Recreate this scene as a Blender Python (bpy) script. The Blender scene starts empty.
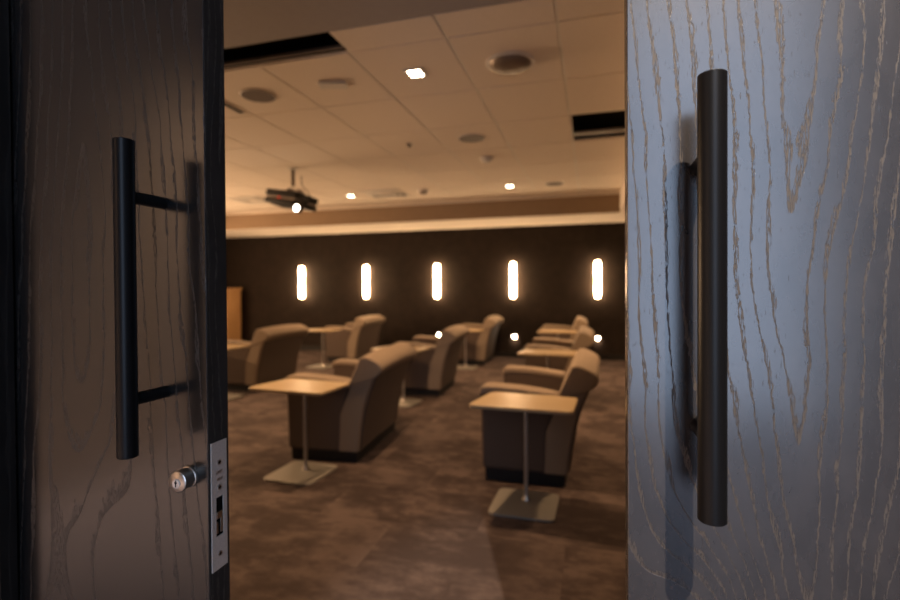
import bpy, bmesh, math, random
from mathutils import Vector, Matrix
PI = math.pi
D = bpy.data
SC = bpy.context.scene
COL = SC.collection

# ------------------------------------------------------------------ camera
CAM_H = 1.284
def make_camera():
    yaw, pitch, roll = math.radians(15.86), math.radians(.65), math.radians(.34)
    F0 = Vector((-math.sin(yaw), math.cos(yaw), 0)); R0 = Vector((math.cos(yaw), math.sin(yaw), 0)); Z = Vector((0, 0, 1))
    F = F0 * math.cos(pitch) - Z * math.sin(pitch)
    U = R0.cross(F)
    R = R0 * math.cos(roll) - U * math.sin(roll)
    U = U * math.cos(roll) + R0 * math.sin(roll)
    cd = D.cameras.new('camera'); co = D.objects.new('camera', cd); COL.objects.link(co)
    cd.sensor_width = 36; cd.lens = 20.0
    cd.shift_y = -5.5 / 900
    cd.clip_start = 0.02
    cd.dof.use_dof = True; cd.dof.focus_distance = 0.84; cd.dof.aperture_fstop = 2.3
    m = Matrix((R, U, -F)).transposed().to_4x4(); m.translation = (0, 0, CAM_H)
    co.matrix_world = m
    SC.camera = co
make_camera()

# ------------------------------------------------------------------ world, window light, exposure
SC.view_settings.view_transform = 'Standard'; SC.view_settings.look = 'None'
SC.view_settings.exposure = 0.0; SC.view_settings.gamma = 1.0
SC.view_settings.use_curve_mapping = False
w = D.worlds.new('world'); SC.world = w; w.use_nodes = True
w.node_tree.nodes['Background'].inputs[0].default_value = (.25, .35, .6, 1)
w.node_tree.nodes['Background'].inputs[1].default_value = .02

WARM = (1.0, .60, .31)
def area(name, loc, rot, sx, sy, power, color):
    l = D.lights.new(name, 'AREA'); l.shape = 'RECTANGLE'; l.size = sx; l.size_y = sy
    l.energy = power; l.color = color
    o = D.objects.new(name, l); COL.objects.link(o); o.location = loc; o.rotation_euler = rot
    return o
# daylight through the tall lobby window behind the camera
area('window_daylight', (1.00, -3.46, 2.15), (PI/2, 0, 0), 1.8, 4.0, 100, (.56, .72, 1.0))
DOWN_W = 235      # room downlights
SCONCE_E = 54
# fill lamp added out of view at the left to brighten the ceiling
area('ceiling_fill_light', (-8.20, 5.3, 1.45), (0, -PI/2, 0), 1.5, 3.4, 290, (1.0, .62, .34))

# ------------------------------------------------------------------ materials
def mat(name):
    m = D.materials.new(name); m.use_nodes = True
    return m, m.node_tree, m.node_tree.nodes['Principled BSDF']
class NT:
    def __init__(s, nt): s.nt = nt
    def n(s, t, **k):
        nd = s.nt.nodes.new(t)
        for a, b in k.items(): setattr(nd, a, b)
        return nd
    def link(s, a, b): s.nt.links.new(a, b)
    def val(s, sock, v):
        if isinstance(v, (int, float)): sock.default_value = v
        else: s.link(v, sock)
    def m(s, op, a, b=0.0, c=None):
        nd = s.n('ShaderNodeMath', operation=op)
        s.val(nd.inputs[0], a); s.val(nd.inputs[1], b)
        if c is not None: s.val(nd.inputs[2], c)
        return nd.outputs[0]
    def sstep(s, v, lo, hi, a=0.0, b=1.0):
        nd = s.n('ShaderNodeMapRange', interpolation_type='SMOOTHSTEP')
        s.val(nd.inputs[0], v); nd.inputs[1].default_value = lo; nd.inputs[2].default_value = hi
        nd.inputs[3].default_value = a; nd.inputs[4].default_value = b
        return nd.outputs[0]
    def xyz(s, x, y, z):
        nd = s.n('ShaderNodeCombineXYZ')
        s.val(nd.inputs[0], x); s.val(nd.inputs[1], y); s.val(nd.inputs[2], z)
        return nd.outputs[0]
    def noise(s, vec, scale=1, detail=2, rough=.5, w=None):
        nd = s.n('ShaderNodeTexNoise'); nd.noise_dimensions = '3D' if w is None else '4D'
        s.link(vec, nd.inputs['Vector']); nd.inputs['Scale'].default_value = scale
        nd.inputs['Detail'].default_value = detail; nd.inputs['Roughness'].default_value = rough
        if w is not None: s.val(nd.inputs['W'], w)
        return nd.outputs[0]
    def mix(s, f, a, b):
        nd = s.n('ShaderNodeMix', data_type='RGBA')
        s.val(nd.inputs[0], f)
        for sock, v in ((nd.inputs[6], a), (nd.inputs[7], b)):
            if isinstance(v, tuple): sock.default_value = (*v, 1)
            else: s.link(v, sock)
        return nd.outputs[2]
    def bump(s, h, strength, dist, bs):
        nd = s.n('ShaderNodeBump'); nd.inputs['Strength'].default_value = strength; nd.inputs['Distance'].default_value = dist
        s.link(h, nd.inputs['Height']); s.link(nd.outputs[0], bs.inputs['Normal'])
def coords(t):
    c = t.n('ShaderNodeTexCoord'); sp = t.n('ShaderNodeSeparateXYZ'); t.link(c.outputs['Object'], sp.inputs[0])
    return c.outputs['Object'], sp.outputs[0], sp.outputs[1], sp.outputs[2]

def plain(name, col, rough=.5, metal=0.0, spec=.5, noise_amt=0.0, nscale=40, bump=0.0):
    m, nt, b = mat(name); t = NT(nt)
    b.inputs['Roughness'].default_value = rough; b.inputs['Metallic'].default_value = metal
    b.inputs['Specular IOR Level'].default_value = spec
    v, x, y, z = coords(t)
    ns = t.noise(v, nscale, 3, .6)
    f = t.sstep(ns, .3, .7)
    k = noise_amt
    b.inputs['Base Color'].default_value = (*col, 1)
    t.link(t.mix(f, tuple(c * (1 - k) for c in col), tuple(min(1, c * (1 + k)) for c in col)), b.inputs['Base Color'])
    if bump: t.bump(ns, bump, .002, b)
    return m
def emit(name, col, strength):
    m, nt, b = mat(name)
    b.inputs['Base Color'].default_value = (*col, 1)
    b.inputs['Emission Color'].default_value = (*col, 1); b.inputs['Emission Strength'].default_value = strength
    return m

def ash(name, x0, hills, base, pore, rough=.30, A=44, B=4.2, amt=1.0, spec=.5, soft=.0002):
    """blackened ash veneer with cathedral figure and open pores"""
    m, nt, b = mat(name); t = NT(nt)
    v, x, y, z = coords(t)
    u = t.m('ADD', x, t.m('MULTIPLY', y, 1.0))
    u = t.m('SUBTRACT', u, .843)
    n1 = t.noise(t.xyz(t.m('MULTIPLY', u, 5.0), 0.0, t.m('MULTIPLY', z, 2.0)), 1, 2)
    n2 = t.noise(t.xyz(t.m('MULTIPLY', u, 22.0), 3.0, t.m('MULTIPLY', z, 9.0)), 1, 3, .6)
    n3 = t.noise(t.xyz(t.m('MULTIPLY', u, 330.0), 7.0, t.m('MULTIPLY', z, 60.0)), 1, 3, .7)
    uu = t.m('ADD', u, t.m('MULTIPLY', t.m('SUBTRACT', n1, .5), .07))
    uu = t.m('ADD', uu, t.m('MULTIPLY', t.m('SUBTRACT', n2, .5), .014))
    uu = t.m('ADD', uu, t.m('MULTIPLY', t.m('SUBTRACT', n3, .5), .008))
    d = t.m('SUBTRACT', uu, x0)
    H = t.m('SQRT', t.m('ADD', t.m('MULTIPLY', d, d), soft))
    ph = t.m('SUBTRACT', t.m('MULTIPLY', t.m('POWER', H, .8), A * .62), t.m('MULTIPLY', z, B))
    for hx, hz, sx, sz, amp in hills:
        a = t.m('DIVIDE', t.m('SUBTRACT', uu, hx), sx); c = t.m('DIVIDE', t.m('SUBTRACT', z, hz), sz)
        e = t.m('EXPONENT', t.m('MULTIPLY', t.m('ADD', t.m('MULTIPLY', a, a), t.m('MULTIPLY', c, c)), -1.0))
        ph = t.m('ADD', ph, t.m('MULTIPLY', e, amp))
    fr = t.m('FRACT', ph)
    fine = t.noise(t.xyz(t.m('MULTIPLY', u, 520.0), 1.0, t.m('MULTIPLY', z, 55.0)), 1, 2, .7)
    brk = t.noise(t.xyz(t.m('MULTIPLY', u, 40.0), 5.0, t.m('MULTIPLY', z, 7.0)), 1, 2, .5)
    wdt = t.sstep(brk, .35, .75, .93, .62)
    line = t.m('MULTIPLY', t.m('GREATER_THAN', fr, wdt), t.sstep(fr, .985, 1.0, 1.0, .1))
    ragged = t.sstep(fine, .47, .56)
    mask = t.m('MULTIPLY', line, ragged)
    core = t.sstep(fr, .90, .955)
    mask = t.m('MAXIMUM', mask, t.m('MULTIPLY', t.m('MULTIPLY', core, t.sstep(fr, .985, 1.0, 1.0, 0.0)), t.sstep(fine, .38, .52)))
    sparse = t.m('MULTIPLY', t.sstep(fine, .66, .74), .35)
    mask = t.m('MULTIPLY', t.m('MAXIMUM', mask, sparse), amt)
    cloud = t.sstep(n2, .3, .7)
    cb = t.mix(cloud, tuple(c * .85 for c in base), tuple(c * 1.15 for c in base))
    t.link(t.mix(mask, cb, pore), b.inputs['Base Color'])
    t.link(t.sstep(mask, 0, 1, rough, .75), b.inputs['Roughness'])
    b.inputs['Specular IOR Level'].default_value = spec
    t.bump(t.m('SUBTRACT', 1.0, mask), .35, .0012, b)
    return m

M = {}
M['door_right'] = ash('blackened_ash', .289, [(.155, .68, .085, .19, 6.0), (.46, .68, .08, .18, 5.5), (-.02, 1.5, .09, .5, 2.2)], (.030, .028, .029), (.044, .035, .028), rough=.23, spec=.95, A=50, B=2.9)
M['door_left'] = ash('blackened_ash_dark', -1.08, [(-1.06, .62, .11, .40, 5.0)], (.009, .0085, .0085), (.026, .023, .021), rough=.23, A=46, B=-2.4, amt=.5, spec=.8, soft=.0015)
M['jamb'] = ash('blackened_ash_frame', -1.5, [], (.012, .011, .0105), (.022, .020, .018), rough=.4, A=46, B=.6, amt=.8, spec=.25)
M['edge'] = ash('blackened_ash_edge', -.7, [], (.030, .027, .025), (.075, .066, .057), rough=.8, A=60, B=.8, amt=.8, spec=.12)
M['black_metal'] = plain('black_powder_coat', (.005, .005, .0055), .36, 0, .2, .1, 900, .05)
M['nickel'] = plain('satin_nickel', (.56, .52, .47), .30, 1.0, .5, .08, 300)
M['steel_plate'] = plain('brushed_steel', (.66, .61, .56), .5, .35, .5, .08, 300)
M['hole'] = plain('dark_recess', (.003, .003, .003), .9, 0, .1)
M['tile'] = plain('ceiling_tile', (.84, .76, .66), .95, 0, .1, .04, 160, .15)
M['tbar'] = plain('white_ceiling_rail', (.80, .76, .68), .55, 0, .5, .02, 60)
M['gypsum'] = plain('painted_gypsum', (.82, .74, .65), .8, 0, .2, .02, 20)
M['gypsum_dark'] = plain('darker_grey_gypsum', (.36, .34, .34), .8, 0, .2, .02, 20)  # even grey, darker than the other gypsum
M['darkwall'] = plain('dark_brown_fabric_wall', (.017, .011, .008), .85, 0, .2, .18, 8)
M['hallwall'] = plain('hall_wall_paint', (.50, .38, .28), .7, 0, .3, .05, 10)
M['hallwallblue'] = plain('hall_wall_grey', (.16, .16, .17), .7, 0, .3, .05, 10)
M['baseboard'] = plain('black_baseboard', (.012, .010, .009), .6, 0, .3)
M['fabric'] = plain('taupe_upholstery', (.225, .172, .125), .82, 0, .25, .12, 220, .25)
M['fabric_shaded'] = plain('shaded_taupe_upholstery', (.078, .055, .043), .75, 0, .3, .12, 220, .25)  # same taupe fabric, with the shade on sides and rear put in its colour
M['plinth'] = plain('black_plinth', (.008, .007, .007), .6, 0, .3)
M['post'] = plain('grey_painted_steel', (.34, .32, .30), .35, .6, .5, .03, 80)
M['base'] = plain('warm_grey_steel_plate', (.25, .235, .205), .45, .3, .5, .03, 80)
M['grille'] = plain('speaker_grille', (.16, .135, .12), .55, .3, .4, .15, 700)
M['whiteplastic'] = plain('white_plastic', (.68, .65, .60), .35, 0, .5, .02, 60)
M['blackplastic'] = plain('black_plastic', (.010, .010, .011), .4, 0, .4, .1, 60)
M['silver'] = plain('silver_plastic', (.45, .40, .36), .35, .5, .5, .02, 60)
M['bronze'] = plain('dark_bronze', (.05, .035, .02), .35, .8, .5, .05, 60)
M['lamp'] = emit('lamp_glass', (1.0, .80, .55), 30)
M['sconce_glass'] = emit('glowing_sconce_glass', (1.0, .66, .36), SCONCE_E)
M['steplamp'] = emit('step_light_lens', (1.0, .84, .62), 60)
M['lens'] = emit('projector_lens', (1.0, .9, .75), 14)
M['led'] = emit('red_status_light', (1.0, .06, .03), .8)

def oak(name, base, dark):
    m, nt, b = mat(name); t = NT(nt); v, x, y, z = coords(t)
    n = t.noise(t.xyz(t.m('MULTIPLY', x, 3.0), t.m('MULTIPLY', y, 45.0), t.m('MULTIPLY', z, 3.0)), 1, 4, .6)
    t.link(t.mix(t.sstep(n, .3, .7), base, dark), b.inputs['Base Color'])
    b.inputs['Roughness'].default_value = .36; b.inputs['Specular IOR Level'].default_value = .4
    return m
M['oak'] = oak('light_oak', (.40, .30, .175), (.33, .24, .135))
M['oak_dark'] = oak('warm_oak', (.38, .21, .09), (.30, .16, .065))

def carpet():
    m, nt, b = mat('mottled_brown_carpet_tiles'); t = NT(nt); v, x, y, z = coords(t)
    br = t.n('ShaderNodeTexBrick'); br.offset = .5
    t.link(t.xyz(t.m('ADD', x, .13), t.m('ADD', y, .21), 0.0), br.inputs['Vector'])
    br.inputs['Scale'].default_value = 1; br.inputs['Brick Width'].default_value = .92; br.inputs['Row Height'].default_value = .46
    br.inputs['Mortar Size'].default_value = 0.0
    br.inputs['Color1'].default_value = (0, 0, 0, 1); br.inputs['Color2'].default_value = (1, 1, 1, 1)
    rnd = t.m('MULTIPLY', br.outputs['Color'], 1.0)
    wv = t.m('MULTIPLY', rnd, 2.2)
    n = t.noise(t.xyz(t.m('MULTIPLY', x, 2.6), t.m('MULTIPLY', y, 3.2), 0.0), 1, 6, .66, w=wv)
    n2 = t.noise(t.xyz(t.m('MULTIPLY', x, 9), t.m('MULTIPLY', y, 18), 2.0), 1, 4, .6, w=wv)
    f = t.sstep(t.m('ADD', t.m('MULTIPLY', n, .66), t.m('MULTIPLY', n2, .34)), .42, .60)
    c = t.mix(f, (.042, .031, .029), (.128, .096, .086))
    c = t.mix(t.m('MULTIPLY', rnd, .35), c, (.072, .054, .049))
    pile = t.noise(v, 420, 2, .7)
    c = t.mix(t.sstep(pile, .35, .7, .0, .55), c, (.030, .020, .016))
    t.link(c, b.inputs['Base Color'])
    b.inputs['Roughness'].default_value = .95; b.inputs['Specular IOR Level'].default_value = .1
    t.bump(pile, .5, .004, b)
    return m
M['carpet'] = carpet()
M['hallfloor'] = plain('hall_stone_floor', (.34, .29, .30), .45, 0, .4, .15, 6)

# ------------------------------------------------------------------ mesh helpers
class MB:
    def __init__(s): s.bm = bmesh.new(); s.mats = []
    def box(s, x0, x1, y0, y1, z0, z1):
        vs = [s.bm.verts.new(p) for p in ((x0,y0,z0),(x1,y0,z0),(x1,y1,z0),(x0,y1,z0),(x0,y0,z1),(x1,y0,z1),(x1,y1,z1),(x0,y1,z1))]
        for f in ((3,2,1,0),(4,5,6,7),(0,1,5,4),(1,2,6,5),(2,3,7,6),(3,0,4,7)): s.bm.faces.new([vs[i] for i in f])
        return s
    def loft(s, rings, cap=True):
        R = [[s.bm.verts.new(p) for p in r] for r in rings]
        n = len(R[0])
        for a, b in zip(R, R[1:]):
            for i in range(n): s.bm.faces.new((a[i], a[(i+1) % n], b[(i+1) % n], b[i]))
        if cap: s.bm.faces.new(R[0][::-1]); s.bm.faces.new(R[-1])
        return s
    def prism(s, poly, z0, z1):                       # xy polygon
        return s.loft([[(x, y, z0) for x, y in poly], [(x, y, z1) for x, y in poly]])
    def cyl(s, p, q, r0, r1=None, n=28):
        p, q = Vector(p), Vector(q); r1 = r0 if r1 is None else r1
        return s.tube([p, q], [r0, r1], n)
    def tube(s, pts, rs, n=20):
        pts = [Vector(p) for p in pts]; rings = []
        d0 = (pts[1] - pts[0]).normalized()
        a = Vector((0, 0, 1)) if abs(d0.z) < .9 else Vector((1, 0, 0))
        u = d0.cross(a).normalized(); v = d0.cross(u)
        for i, p in enumerate(pts):
            if len(pts) > 2:
                d = (pts[min(i+1, len(pts)-1)] - pts[max(i-1, 0)])
                if d.length > 1e-9:
                    d.normalize(); u = (u - d * u.dot(d)).normalized(); v = d.cross(u)
            r = rs[i] if isinstance(rs, (list, tuple)) else rs
            rings.append([p + (u * math.cos(2*PI*k/n) + v * math.sin(2*PI*k/n)) * r for k in range(n)])
        return s.loft(rings)
    def lathe(s, prof, c=(0, 0, 0), axis='z', n=32):  # prof: (radius, height)
        rings = []
        for r, h in prof:
            ring = []
            for k in range(n):
                a = 2*PI*k/n; ca, sa = r*math.cos(a), r*math.sin(a)
                p = {'z': (ca, sa, h), 'y': (ca, h, sa), 'x': (h, ca, sa)}[axis]
                ring.append((p[0]+c[0], p[1]+c[1], p[2]+c[2]))
            rings.append(ring)
        return s.loft(rings)
    def build(s, name, m, parent=None, bevel=0, seg=3, smooth=True, sub=0, kind=None):
        bmesh.ops.recalc_face_normals(s.bm, faces=s.bm.faces[:])
        me = D.meshes.new(name); s.bm.to_mesh(me); s.bm.free()
        me.materials.append(m)
        o = D.objects.new(name, me); COL.objects.link(o)
        if parent: o.parent = parent
        if bevel:
            b = o.modifiers.new('bevel', 'BEVEL'); b.width = bevel; b.segments = seg; b.limit_method = 'ANGLE'; b.angle_limit = math.radians(35)
        if sub:
            b = o.modifiers.new('sub', 'SUBSURF'); b.levels = b.render_levels = sub
        if smooth:
            me.polygons.foreach_set('use_smooth', [True]*len(me.polygons))
            if not sub:
                try: me.set_sharp_from_angle(angle=math.radians(40))
                except Exception: pass
        if kind: o['kind'] = kind
        return o
def thing(name, label, cat, loc=(0,0,0), rz=0, group=None, kind=None):
    o = D.objects.new(name, None); COL.objects.link(o); o.empty_display_size = .1
    o.location = loc; o.rotation_euler = (0, 0, rz)
    if label: o['label'] = label
    if cat: o['category'] = cat
    if group: o['group'] = group
    if kind: o['kind'] = kind
    return o
def children(o): return [c for c in D.objects if c.parent == o]
def copy_tree(o, parent=None):
    c = o.copy(); COL.objects.link(c); c.parent = parent
    for ch in children(o): copy_tree(ch, c)
    return c
def repeat(proto, i, loc, rz, label):
    o = proto if i == 0 else copy_tree(proto)
    o.location = loc; o.rotation_euler.z = rz; o['label'] = label
    return o
def st(name, m, *boxes, bevel=0):
    b = MB()
    for x in boxes: b.box(*x)
    return b.build(name, m, smooth=False, kind='structure', bevel=bevel)

# ------------------------------------------------------------------ structure
CZ = 2.747; SZ = 2.435; WY = 9.3; SY = 8.07
XL, XR = -8.3, 1.35            # room side walls
GX0, GX1 = -7.145, .415        # tiled ceiling extents
GY0 = 2.56
st('floor', M['carpet'], (XL, XR, .875, WY, -.1, 0))
st('floor_hall', M['hallfloor'], (-3.2, 3.2, -3.6, .875, -.1, 0))
st('wall_back', M['darkwall'], (XL-.1, XR+.1, WY, WY+.1, 0, 3.0))
st('wall_left', M['darkwall'], (XL-.1, XL, .95, WY, 0, 3.0))
st('wall_right', M['darkwall'], (XR, XR+.1, .95, WY, 0, 3.0))
st('baseboard_back', M['baseboard'], (XL, XR, WY-.012, WY, 0, .10))
st('baseboard_right', M['baseboard'], (XR-.012, XR, .95, WY-.012, 0, .10))
st('baseboard_left', M['baseboard'], (XL, XL+.012, .95, WY-.012, 0, .10))
# soffit ring and front gypsum strip
st('ceiling_soffit', M['gypsum'], (XL, XR, SY, WY, SZ, 3.0), (GX1, XR, GY0, SY, SZ, 3.0), (XL, GX0, GY0, SY, SZ, 3.0))
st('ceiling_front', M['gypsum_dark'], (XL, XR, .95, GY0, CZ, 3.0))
st('soffit_shade', plain('shaded_soffit_face', (.27, .19, .125), .8, 0, .2, .03, 10), (GX0, GX1, SY-.012, SY, SZ+.002, CZ-.03))  # thin added sheet, its brown paints the shade on the back soffit face
# tile grid
TX, TY = .633, .78
xs = sorted([-.18 - TX*k for k in range(0, 12)]); xs = [x for x in xs if x > GX0 + .02]; xs = [GX0] + xs + [GX1]
ys = [GY0, 2.82] + [2.82 + TY*k for k in range(1, 7)] + [SY]
tb = MB(); rec = MB()
for i in range(len(xs)-1):
    for j in range(len(ys)-1):
        if (j == 0 and xs[i+1] < -1.43) or (j == 3 and i == len(xs)-2): continue
        tb.box(xs[i]+.010, xs[i+1]-.010, ys[j]+.007, ys[j+1]-.007, CZ, CZ+.02)
tb.build('ceiling', M['tile'], kind='structure', smooth=False)
rb = MB()
for x in xs[1:-1]: 
    rb.box(x-.012, x+.012, GY0 if x > -1.4 else 2.82, SY, CZ+.004, CZ+.012)
for y in ys[1:-1]: rb.box(GX0, GX1, y-.009, y+.009, CZ+.010, CZ+.012)
rb.build('ceiling_grid', M['tbar'], kind='structure', smooth=False)
# plenum above the openings
xb = -1.447
st('ceiling_plenum', M['hole'], (GX0, xb, GY0, 2.82, CZ+.26, CZ+.28), (GX0, xb, GY0-.005, GY0, CZ+.002, CZ+.26), (GX0, xb, 2.82, 2.83, CZ+.022, CZ+.26), (xb, xb+.01, GY0, 2.82, CZ+.022, CZ+.26),
   (-.18, GX1, 4.38, 5.16, CZ+.26, CZ+.28), (-.18, GX1, 4.37, 4.38, CZ+.022, CZ+.26), (-.18, GX1, 5.16, 5.17, CZ+.022, CZ+.26), (-.19, -.18, 4.38, 5.16, CZ+.022, CZ+.26))
# wall with the sliding doors
st('wall_front', M['jamb'], (-3.2, -1.287, .800, .836, 0, 4.4), (.62, 3.2, .800, .836, 0, 4.4), (-1.287, .62, .800, .836, 2.42, 4.4))
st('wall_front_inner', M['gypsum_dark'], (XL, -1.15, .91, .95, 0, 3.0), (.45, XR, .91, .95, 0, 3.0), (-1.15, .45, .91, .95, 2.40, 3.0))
st('ceiling_hall', M['gypsum'], (-3.2, 3.2, -3.6, .80, 4.4, 4.5))
st('wall_hall_left', M['hallwall'], (-3.3, -3.2, -3.6, .83, 0, 4.4))
st('wall_hall_right', M['hallwallblue'], (3.2, 3.3, -3.6, .83, 0, 4.4))
st('wall_hall_back', M['hallwallblue'], (-3.2, .08, -3.6, -3.5, 0, 4.4), (1.92, 3.2, -3.6, -3.5, 0, 4.4), (.08, 1.92, -3.6, -3.5, 0, .13), (.08, 1.92, -3.6, -3.5, 4.17, 4.4))

# ---- doors
def pull_handle(parent, X, z0, z1, post_z, m):
    r = .0184; y = .753
    b = MB(); b.lathe([(r-.0012, z0), (r, z0+.0012), (r, z1-.0012), (r-.0012, z1)], (X, y, 0), 'z', 48)
    h = b.build('pull_handle', m, parent)
    for z in post_z:
        p = MB(); p.lathe([(.0125, y+.005), (.0125, .8435)], (X, 0, z), 'y', 28)
        p.build('post', m, h)
    return h
def door(name, x0, x1, m, inner_sign):
    b = MB(); b.box(x0, x1, .843, .903, .012, 2.40)
    d = b.build(name, m, bevel=.0015, seg=2, kind='structure', smooth=False)
    return d
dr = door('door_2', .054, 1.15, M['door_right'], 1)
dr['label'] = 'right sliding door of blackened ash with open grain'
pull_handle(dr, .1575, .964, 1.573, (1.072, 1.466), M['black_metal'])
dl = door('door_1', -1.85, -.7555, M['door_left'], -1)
dl['label'] = 'left sliding door of dark ash with lock cylinder'
pull_handle(dl, -.861, .964, 1.573, (1.072, 1.466), M['black_metal'])
# veneered lipping on the leading edge of the left door
e = MB(); e.box(-.7565, -.7545, .8445, .9015, .014, 2.398); e.build('edge_lipping', M['edge'], dl, smooth=False)
# lock cylinder
cx, cz = -.803, .899
c = MB(); c.lathe([(.0225, .8435), (.0225, .838), (.0205, .837), (.0202, .819), (.0214, .818), (.0214, .8125), (.0190, .8105)], (cx, 0, cz), 'y', 48)
cy = c.build('lock_cylinder', M['nickel'], dl)
c = MB(); c.lathe([(.0095, .8110), (.0095, .8090), (.0085, .8080)], (cx, 0, cz-.003), 'y', 32); c.build('key_plug', M['steel_plate'], cy)
c = MB(); c.box(cx-.0011, cx+.0011, .8075, .8082, cz-.009, cz+.004); c.box(cx-.0028, cx+.0028, .8074, .8082, cz-.002, cz+.001); c.build('keyway', M['hole'], cy, smooth=False)
# face plate with latch opening
px = -.7545
pb = MB()
Y0, Y1, Z0, Z1, a0, a1, b0, b1 = .849, .893, .701, .968, .861, .882, .770, .852
for bx in ((px, px+.0025, Y0, Y1, b1, Z1), (px, px+.0025, Y0, Y1, Z0, b0), (px, px+.0025, Y0, a0, b0, b1), (px, px+.0025, a1, Y1, b0, b1)): pb.box(*bx)
fp = pb.build('lock_face_plate', M['steel_plate'], dl, smooth=False)
h = MB(); h.box(px-.0005, px+.0004, a0, a1, b0, b1); h.build('bolt_opening', M['hole'], fp, smooth=False)
h = MB(); h.prism([(px, .864), (px+.0018, .864), (px+.0018, .880), (px, .880)], .806, .820); h.box(px, px+.002, .874, .881, .776, .806); h.box(px, px+.0018, .862, .867, .776, .80); h.build('hook_bolt', M['nickel'], fp, bevel=.0006)
for z in (.924, .872, .732):
    s = MB(); s.lathe([(.0055, px+.0022), (.0055, px+.0032), (.003, px+.0036)], (0, .871, z), 'x', 20); sc = s.build('screw', M['nickel'], fp)
    s = MB(); s.box(px+.0034, px+.0039, .8700, .8720, z-.003, z+.003); s.box(px+.0034, px+.0039, .868, .874, z-.001, z+.001); s.build('screw_slot', M['hole'], sc, smooth=False)
# stamped maker marks on plate
s = MB()
for k in range(4): s.box(px+.0024, px+.0028, .862+k*.0045, .865+k*.0045, .900, .907)
for k in range(3): s.box(px+.0024, px+.0028, .864+k*.006, .868+k*.006, .886, .892)
s.build('stamped_mark', M['nickel'], fp, smooth=False)

# ------------------------------------------------------------------ armchairs
def make_chair():
    root = thing('armchair', '', 'armchair', group='armchairs facing the left of the room')
    W = .96
    # local: +x = rear, front at -x ; y 0..W ; rear top outermost at x=0
    def ribbon(prof_fn, ys, name, m, **k):
        b = MB(); b.loft([[(x, y, z) for x, z in prof_fn(y)] for y in ys]); return b.build(name, m, root, **k)
    # back shell
    def back_prof(y):
        t = abs(y - W/2) / (W/2); ins = .008 * max(0, (t-.9)/.1)
        return [(-.135-ins, .085), (-.118-ins, .25), (-.090-ins, .40), (-.055-ins, .52), (-.012-ins, .63), (.018-ins, .70), (-.02, .73),
                (-.145+ins, .70), (-.185+ins, .60), (-.230+ins, .48), (-.280+ins, .36), (-.295+ins, .085)]
    ribbon(back_prof, [0, .02, .05, W/2, W-.05, W-.02, W], 'backrest', M['fabric'], bevel=.010)
    # rear panel, set between piping
    b = MB(); pr = [(-.134, .10), (-.117, .25), (-.089, .40), (-.054, .52), (-.011, .63), (.016, .69)]
    b.loft([[(x+.008, y, z) for x, z in pr] + [(x-.01, y, z) for x, z in pr[::-1]] for y in (.035, W/2, W-.035)])
    b.build('rear_panel', M['fabric_shaded'], root, bevel=.004, seg=2)
    # padded headrest capping the back
    def head(y):
        t = abs(y - W/2) / (W/2); dz = -.016 * t**2
        base = [(.022, .668), (.044, .688), (.057, .714), (.052, .742), (.028, .768), (-.020, .793), (-.062, .808), (-.092, .811), (-.116, .796), (-.138, .750), (-.172, .672), (-.198, .610), (-.150, .60), (-.02, .64)]
        return [(x, z+dz) for x, z in base]
    ribbon(head, [-.008, .10, .25, W/2, W-.25, W-.10, W+.008], 'headrest', M['fabric'], bevel=.013, seg=4)
    # arms
    for y0, y1 in ((.0, .155), (W-.155, W)):
        prof = [(-.695, .085), (-.702, .30), (-.708, .52), (-.702, .585), (-.685, .612), (-.64, .620), (-.45, .612), (-.30, .596), (-.20, .580), (-.215, .50), (-.262, .36), (-.272, .085)]
        b = MB(); b.loft([[(x, y, z) for x, z in prof] for y in (y0, y1)])
        arm = b.build('armrest', M['fabric_shaded'], root, bevel=.022, seg=4)
        prof2 = [(-.712, .560), (-.712, .612), (-.698, .632), (-.64, .636), (-.45, .628), (-.30, .612), (-.19, .595), (-.195, .555), (-.30, .570), (-.45, .585), (-.64, .592), (-.69, .580)]
        b = MB(); b.loft([[(x, y, z) for x, z in prof2] for y in (y0-.006, y1+.006)])
        b.build('arm_pad', M['fabric'], arm, bevel=.012, seg=3)
    # seat
    b = MB(); b.box(-.705, -.24, .158, W-.158, .26, .43); b.build('seat_cushion', M['fabric'], root, bevel=.04, seg=4)
    b = MB(); b.box(-.70, -.25, .158, W-.158, .09, .255); b.build('seat_box', M['fabric_shaded'], root, bevel=.01)
    b = MB(); b.box(-.738, -.708, .17, W-.17, .13, .40); b.build('footrest', M['fabric_shaded'], root, bevel=.012)
    b = MB(); b.box(-.68, -.155, .03, W-.03, 0, .085); b.build('plinth', M['plinth'], root, smooth=False)
    return root
chair = make_chair()
chair_spots = [
 (-.015, 3.25, -.02, 'nearest taupe armchair on the right, behind the table close to the right door'),
 (-1.52, 3.335, .07, 'large taupe armchair left of centre with its back to the viewer'),
 (-.03, 5.72, 0, 'middle armchair of the three lined up on the right'),
 (-1.60, 5.66, .06, 'middle armchair of the three in the centre line, a dim carpet aisle to its right'),
 (-.12, 8.20, .02, 'farthest armchair on the right, under the rightmost wall lamp'),
 (-1.59, 8.16, .03, 'farthest centre armchair near the dark wall, beside a floor-level light'),
 (-3.93, 5.35, .02, 'armchair at the far left beside the left door edge, seen from behind'),
 (-3.83, 7.90, .03, 'farthest left armchair, below the second wall lamp from the left'),
]
for i, (x, y, rz, lb) in enumerate(chair_spots): repeat(chair, i, (x, y, 0), rz, lb)

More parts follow.
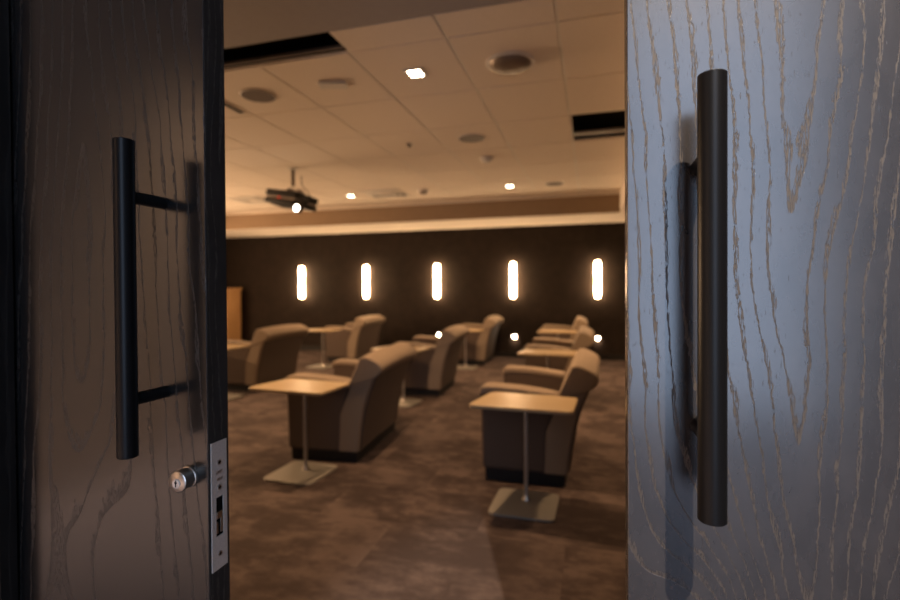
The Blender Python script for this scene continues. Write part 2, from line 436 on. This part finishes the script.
# ------------------------------------------------------------------ side tables
def rpoly(pts, r, n=5):
    out = []
    N = len(pts)
    for i in range(N):
        p, a, b = Vector(pts[i]), Vector(pts[i-1]), Vector(pts[(i+1) % N])
        da, db = (a-p).normalized(), (b-p).normalized()
        rr = r[i] if isinstance(r, (list, tuple)) else r
        s, e = p + da*rr, p + db*rr
        for k in range(n+1):
            t = k/n; out.append(tuple((1-t)**2*s + 2*t*(1-t)*p + t*t*e))
    return out
def make_table():
    root = thing('side_table', '', 'table', group='side tables beside the armchairs')
    top = rpoly([(-.30, -.19), (.29, -.215), (.30, .16), (-.24, .215)], [.045, .035, .035, .06])
    b = MB(); b.prism(top, .602, .622); b.build('tabletop', M['oak'], root, bevel=.004, seg=2)
    b = MB(); b.cyl((0, .05, .014), (0, .05, .600), .0125, n=24); b.build('post', M['post'], root)
    b = MB(); b.lathe([(.026, .0135), (.026, .018), (.017, .030), (.0145, .045)], (0, .05, 0)); b.build('collar', M['nickel'], root)
    b = MB(); b.box(-.10, .10, -.03, .13, .594, .602); b.build('mounting_plate', M['plinth'], root, smooth=False)
    b = MB(); b.prism(rpoly([(-.187, -.19), (.187, -.19), (.187, .19), (-.187, .19)], .05), .0, .014); b.build('base_plate', M['base'], root, bevel=.003, seg=2)
    return root
table = make_table()
table_spots = [
 (-.385, 2.955, -.02, 'nearest small oak side table on the right, square steel foot and single post'),
 (-1.955, 3.06, -.04, 'nearest small oak side table on the left, before the armchair with its back turned'),
 (-.45, 5.30, 0, 'oak side table beside the middle armchair on the right'),
 (-2.07, 5.26, -.10, 'oak side table just behind the back of the large left-centre armchair'),
 (-.52, 7.90, 0, 'farthest oak side table on the right'),
 (-1.99, 7.86, 0, 'farthest centre oak side table, mostly hidden behind the middle armchair'),
 (-4.25, 4.96, -.05, 'oak side table half hidden by the left door edge'),
 (-4.32, 7.38, -.05, 'distant oak side table beneath the leftmost wall lamp'),
]
for i, (x, y, rz, lb) in enumerate(table_spots): repeat(table, i, (x, y, 0), rz, lb)

# ------------------------------------------------------------------ wall lamps
def make_sconce():
    root = thing('wall_sconce', '', 'wall lamp', group='glowing wall lamps on the dark wall')
    b = MB(); b.prism(rpoly([(-.05, -.012), (.05, -.012), (.05, 0), (-.05, 0)], .003), -.34, .34); b.build('back_plate', M['bronze'], root)
    r = .052; yc = -.085
    for s in (1, -1):
        prof = [(.003, .332), (.028, .328), (.043, .314), (.050, .292), (r, .27), (r, .020), (.050, .012), (.048, .010)]
        b = MB(); b.lathe([(a, h*s) for a, h in prof], (0, yc, 0), 'z', 28); b.build('glass_tube', M['sconce_glass'], root)
    b = MB(); b.lathe([(.055, -.010), (.060, -.008), (.060, .008), (.055, .010)], (0, yc, 0), 'z', 28); b.build('centre_band', M['bronze'], root)
    b = MB(); b.box(-.088, .088, yc-.008, yc+.008, -.008, .008); b.box(-.012, .012, yc, -.010, -.007, .007); b.build('bracket', M['bronze'], root, smooth=False)
    return root
sconce = make_sconce()
SX = [-5.84, -4.37, -2.88, -1.405, .095]
nm = ['leftmost', 'second from left', 'middle', 'second from right', 'rightmost']
for i, x in enumerate(SX): repeat(sconce, i, (x, WY, 1.435), 0, f'tall glowing glass wall lamp, {nm[i]} of the five on the dark wall')
def make_step():
    root = thing('step_light', '', 'floor light', group='small round lights low on the dark wall')
    b = MB(); b.lathe([(.034, 0), (.034, -.006), (.027, -.010)], (0, 0, 0), 'y', 28); b.build('trim_ring', M['bronze'], root)
    b = MB(); b.lathe([(.028, -.009), (.028, -.012), (.016, -.016)], (0, 0, 0), 'y', 28); b.build('lens', M['steplamp'], root)
    l = D.lights.new('step_spot', 'SPOT'); l.energy = 6; l.color = (1, .7, .45); l.spot_size = 2.0; l.spot_blend = .8; l.shadow_soft_size = .03
    o = D.objects.new('step_spot', l); COL.objects.link(o); o.parent = root; o.location = (0, -.05, 0); o.rotation_euler = (math.radians(55), 0, 0)
    return root
stp = make_step()
for i, x in enumerate(SX):
    if i == 0: continue
    repeat(stp, i-1, (x + (0 if i > 3 else .012), WY, .385), 0, f'small round light low on the wall under the {nm[i]} wall lamp')

# ------------------------------------------------------------------ ceiling fixtures
def spot(parent, energy, size=2.3, color=WARM, blend=.9, soft=.05, z=-.03):
    l = D.lights.new('lamp_light', 'SPOT'); l.energy = energy; l.color = color; l.spot_size = size; l.spot_blend = blend; l.shadow_soft_size = soft
    o = D.objects.new('lamp_light', l); COL.objects.link(o); o.parent = parent; o.location = (0, 0, z)
    return o
def make_down():
    root = thing('ceiling_downlight', '', 'ceiling light', group='square recessed ceiling lights')
    b = MB()
    for bx in ((-.07, .07, -.07, -.050), (-.07, .07, .050, .07), (-.07, -.044, -.050, .050), (.044, .07, -.050, .050)): b.box(*bx, -.006, 0)
    b.build('trim', M['whiteplastic'], root, smooth=False)
    b = MB(); b.box(-.044, .044, -.050, .050, -.004, -.001); b.build('lens', M['lamp'], root, smooth=False)
    spot(root, DOWN_W)
    return root
down = make_down()
dspots = [(-1.145, 3.21, 'square ceiling light nearest the doors, left of the big domed speaker'),
          (-1.125, 7.11, 'small square ceiling light near the far soffit, right of centre'),
          (-3.62, 7.11, 'small ceiling light near the far soffit, right of the projector'),
          (-3.66, 3.21, 'square ceiling light hidden by the left door, over the left aisle'),
          ]
dspots += [(.90, 4.6, 'square light in the lowered ceiling along the right wall, nearer the doors'),
           (.90, 7.4, 'square light in the lowered ceiling along the right wall, farther from the doors')]
for i, (x, y, lb) in enumerate(dspots): repeat(down, i, (x, y, (CZ if x < .5 else SZ) - .0005), 0, lb)

def simple(name, label, cat, loc, parts, group=None, rz=0):
    r = thing(name, label, cat, loc, rz, group)
    for nme, mb, m, kw in parts: mb.build(nme, m, r, **kw)
    return r
z = CZ
simple('dome_speaker', 'big round domed ceiling speaker nearest the doors', 'speaker', (-.505, 3.24, z), [
  ('trim_ring', MB().lathe([(.158, 0), (.158, -.008), (.143, -.014), (.134, -.012), (.134, 0)], n=40), M['whiteplastic'], {}),
  ('dome_grille', MB().lathe([(.136, -.010), (.130, -.024), (.108, -.038), (.078, -.050), (.040, -.057), (.004, -.059)], n=40), plain('dome_grille_metal', (.24, .20, .17), .38, .5, .5, .1, 500), {})])
def make_spk():
    r = thing('ceiling_speaker', '', 'speaker', group='flat round ceiling speakers')
    MB().lathe([(.132, 0), (.132, -.006), (.122, -.010), (.120, 0)], n=36).build('trim_ring', M['whiteplastic'], r)
    MB().lathe([(.121, -.006), (.121, -.0095), (.004, -.0105)], n=36).build('grille', M['grille'], r)
    return r
spk = make_spk()
for i, (x, y, lb) in enumerate([(-2.41, 3.24, 'flat round dark ceiling speaker at the left, beside the long black slot'),
        (-1.12, 4.74, 'flat round ceiling speaker near the middle, just before the smoke detector'),
        (-.50, 7.13, 'distant flat round ceiling speaker at the right near the soffit')]): repeat(spk, i, (x, y, z), 0, lb)
simple('smoke_detector', 'white smoke detector with shiny cap, middle of the tiled ceiling', 'smoke detector', (-1.13, 5.50, z), [
  ('base_ring', MB().lathe([(.072, 0), (.072, -.018), (.062, -.024)]), M['whiteplastic'], {}),
  ('sensor_cap', MB().lathe([(.050, -.022), (.050, -.040), (.040, -.052), (.004, -.056)]), M['whiteplastic'], {})])
simple('wireless_access_point', 'small flat white ceiling box left of the nearest square light', 'ceiling device', (-1.77, 3.215, z), [
  ('housing', MB().prism(rpoly([(-.10, -.055), (.10, -.055), (.10, .055), (-.10, .055)], .02), -.018, 0), M['whiteplastic'], dict(bevel=.006))], rz=.3)
simple('fire_sprinkler', 'tiny round sprinkler cap in the ceiling, centre left', 'sprinkler', (-1.77, 4.76, z), [
  ('escutcheon', MB().lathe([(.034, 0), (.034, -.003), (.024, -.006)]), M['silver'], {}),
  ('sprinkler_head', MB().lathe([(.010, -.005), (.010, -.022), (.018, -.024), (.018, -.027)]), M['bronze'], {})])
# linear slot
simple('slot_diffuser', 'short black slot in the ceiling at the left door edge', 'ceiling vent', (-2.765, 3.27, z), [
  ('frame', MB().box(-.028, -.022, -.30, .24, -.008, 0).box(.022, .028, -.30, .24, -.008, 0), M['whiteplastic'], dict(smooth=False)),
  ('slot', MB().box(-.021, .021, -.30, .24, -.0065, -.001), M['hole'], dict(smooth=False))])
# long black slot's blade, and the square opening's blade
simple('linear_air_vent', 'long black air slot along the front edge of the tiled ceiling', 'ceiling vent', (0, 0, z), [
  ('blade', MB().box(-7.14, -1.46, 2.765, 2.785, .01, .03), M['grille'], dict(smooth=False)),
  ('black_liner', MB().box(-7.14, -1.455, 2.565, 2.815, .12, .13), M['hole'], dict(smooth=False))])
simple('return_air_vent', 'black open ceiling vent beside the right door', 'ceiling vent', (0, 0, z), [
  ('blade', MB().box(-.165, .41, 4.95, 5.06, .02, .04), M['grille'], dict(smooth=False)),
  ('black_liner', MB().box(-.17, .41, 4.385, 5.155, .12, .13), M['hole'], dict(smooth=False))])
# square supply diffuser
b1 = MB()
for k, s in enumerate((.29, .215, .14)):
    t_ = .022
    for bx in ((-s, s, -s, -s+t_), (-s, s, s-t_, s), (-s, -s+t_, -s+t_, s-t_), (s-t_, s, -s+t_, s-t_)): b1.box(*bx, -.010-.002*k, -.002)
simple('square_air_diffuser', 'square louvred air diffuser in the ceiling near the far soffit, centre left', 'ceiling vent', (-3.03, 7.08, z), [
  ('louvre_frame', b1, M['whiteplastic'], dict(smooth=False)),
  ('neck', MB().box(-.26, .26, .10, .26, -.004, -.0005), M['hole'], dict(smooth=False))])
b1 = MB()
for k, s in enumerate((.29, .215, .14)):
    for bx in ((-s, s, -s, -s+.05), (-s, s, s-.05, s), (-s, -s+.05, -s+.05, s-.05), (s-.05, s, -s+.05, s-.05)): b1.box(*bx, -.006-.002*k, -.002)
simple('square_air_diffuser', 'faint square air diffuser in the ceiling left of the projector', 'ceiling vent', (-5.3, 6.95, z), [
  ('louvre_frame', b1, M['whiteplastic'], dict(smooth=False))])
simple('dome_camera', 'small glossy ceiling dome near the far soffit, right of the square diffuser', 'security camera', (-2.40, 7.02, z), [
  ('base_ring', MB().lathe([(.085, 0), (.085, -.015), (.075, -.022)]), M['whiteplastic'], {}),
  ('dome', MB().lathe([(.068, -.020), (.062, -.040), (.045, -.058), (.02, -.066), (.003, -.068)]), plain('smoked_dome', (.34, .29, .24), .12, 0, .6), {})])

# ------------------------------------------------------------------ projector
pr = thing('projector', 'black ceiling projector hanging from a short pole, its lens glowing', 'projector', (-3.45, 5.28, 2.36), math.radians(-8))
pr.rotation_euler = (math.radians(-6), math.radians(10), math.radians(-8))
MB().prism(rpoly([(-.30, -.17), (.20, -.19), (.26, .15), (-.28, .17)], .035), -.005, .075).build('upper_shell', M['blackplastic'], pr, bevel=.012)
MB().prism(rpoly([(-.30, -.17), (.20, -.19), (.26, .15), (-.28, .17)], .035), -.085, -.028).build('lower_shell', M['blackplastic'], pr, bevel=.012)
MB().prism(rpoly([(-.285, -.155), (.19, -.175), (.25, .14), (-.27, .16)], .03), -.028, -.005).build('silver_band', M['silver'], pr)
ln = MB().lathe([(.050, -.15), (.050, -.200), (.042, -.206), (.038, -.200)], (.25, 0, -.120), 'y').build('lens_barrel', M['blackplastic'], pr)
MB().lathe([(.038, -.201), (.030, -.208), (.004, -.212)], (.25, 0, -.120), 'y').build('lens_glass', M['lens'], ln)
MB().lathe([(.055, -.14), (.055, -.205), (.040, -.21)], (.27, .03, -.03), 'y').build('side_pod', M['blackplastic'], pr)
MB().lathe([(.008, -.150), (.008, -.184)], (-.065, 0, -.016), 'y').build('status_light', M['led'], pr)
mp = MB().box(-.09, .09, -.07, .09, .078, .090).box(-.085, -.070, -.05, .07, .09, .13).box(.070, .085, -.05, .07, .09, .13).box(-.09, .09, -.02, .03, .13, .140).build('mount_bracket', M['silver'], pr, smooth=False)
MB().tube([(0.04, .0, .30), (.08, 0, .20), (.15, -.02, .15), (.20, -.02, .12), (.24, 0, .07)], .006, 10).build('cable', M['blackplastic'], pr)
pm = thing('projector_pole', 'short dark ceiling pole that holds the projector', 'ceiling mount', (-3.465, 5.30, CZ))
MB().cyl((0, 0, -.215), (0, 0, -.01), .019, n=20).build('pole', M['bronze'], pm)
MB().lathe([(.06, 0), (.06, -.008), (.03, -.014)]).build('ceiling_flange', M['whiteplastic'], pm)

# ------------------------------------------------------------------ wooden cabinet on far left
cb = thing('wooden_lectern', 'upright light wood lectern by the dark wall at the far left', 'lectern', (-7.35, 9.0, 0))
MB().box(-.55, .0, -.22, .22, .06, 1.28).build('body', M['oak_dark'], cb, bevel=.004, seg=2, smooth=False)
MB().loft([[(-.58, -.24, 1.28), (.02, -.24, 1.28), (.02, .24, 1.28), (-.58, .24, 1.28)], [(-.58, -.24, 1.30), (.02, -.24, 1.31), (.02, .24, 1.34), (-.58, .24, 1.33)]]).build('top', M['oak_dark'], cb, smooth=False)
MB().box(-.52, -.03, -.19, .19, 0, .06).build('plinth', M['plinth'], cb, smooth=False)

scn = thing('projection_screen', 'wide white projection screen on the left wall', 'screen', (XL + .03, 5.3, 1.45))
MB().box(-.025, 0, -1.7, 1.7, -.75, .75).build('screen_cloth', M['gypsum'], scn, smooth=False)
MB().box(-.028, .01, -1.76, -1.70, -.81, .81).box(-.028, .01, 1.70, 1.76, -.81, .81).box(-.028, .01, -1.7, 1.7, .75, .81).box(-.028, .01, -1.7, 1.7, -.81, -.75).build('screen_frame', M['blackplastic'], scn, smooth=False)

# ------------------------------------------------------------------ hall lights behind the camera
hl = thing('hall_downlight', 'recessed hall ceiling light in front of the right door', 'ceiling light', (.81, -1.36, 4.399), group='hall lights')
MB().lathe([(.07, 0), (.07, -.006), (.055, -.010), (.052, 0)]).build('trim', M['whiteplastic'], hl)
l = spot(hl, 1500, .44, (1.0, .80, .62), .5, .02, -.03)
l.rotation_euler = (Vector((.27, .84, 1.12)) - Vector((.81, -1.36, 4.37))).to_track_quat('-Z', 'Y').to_euler()
hw = thing('hall_downlight', 'recessed hall light washing the left hall wall', 'ceiling light', (-2.45, -2.1, 4.399), group='hall lights')
MB().lathe([(.07, 0), (.07, -.006), (.055, -.010), (.052, 0)]).build('trim', M['whiteplastic'], hw)
spot(hw, 2900, 1.15, (1.0, .76, .58), .8, .05)
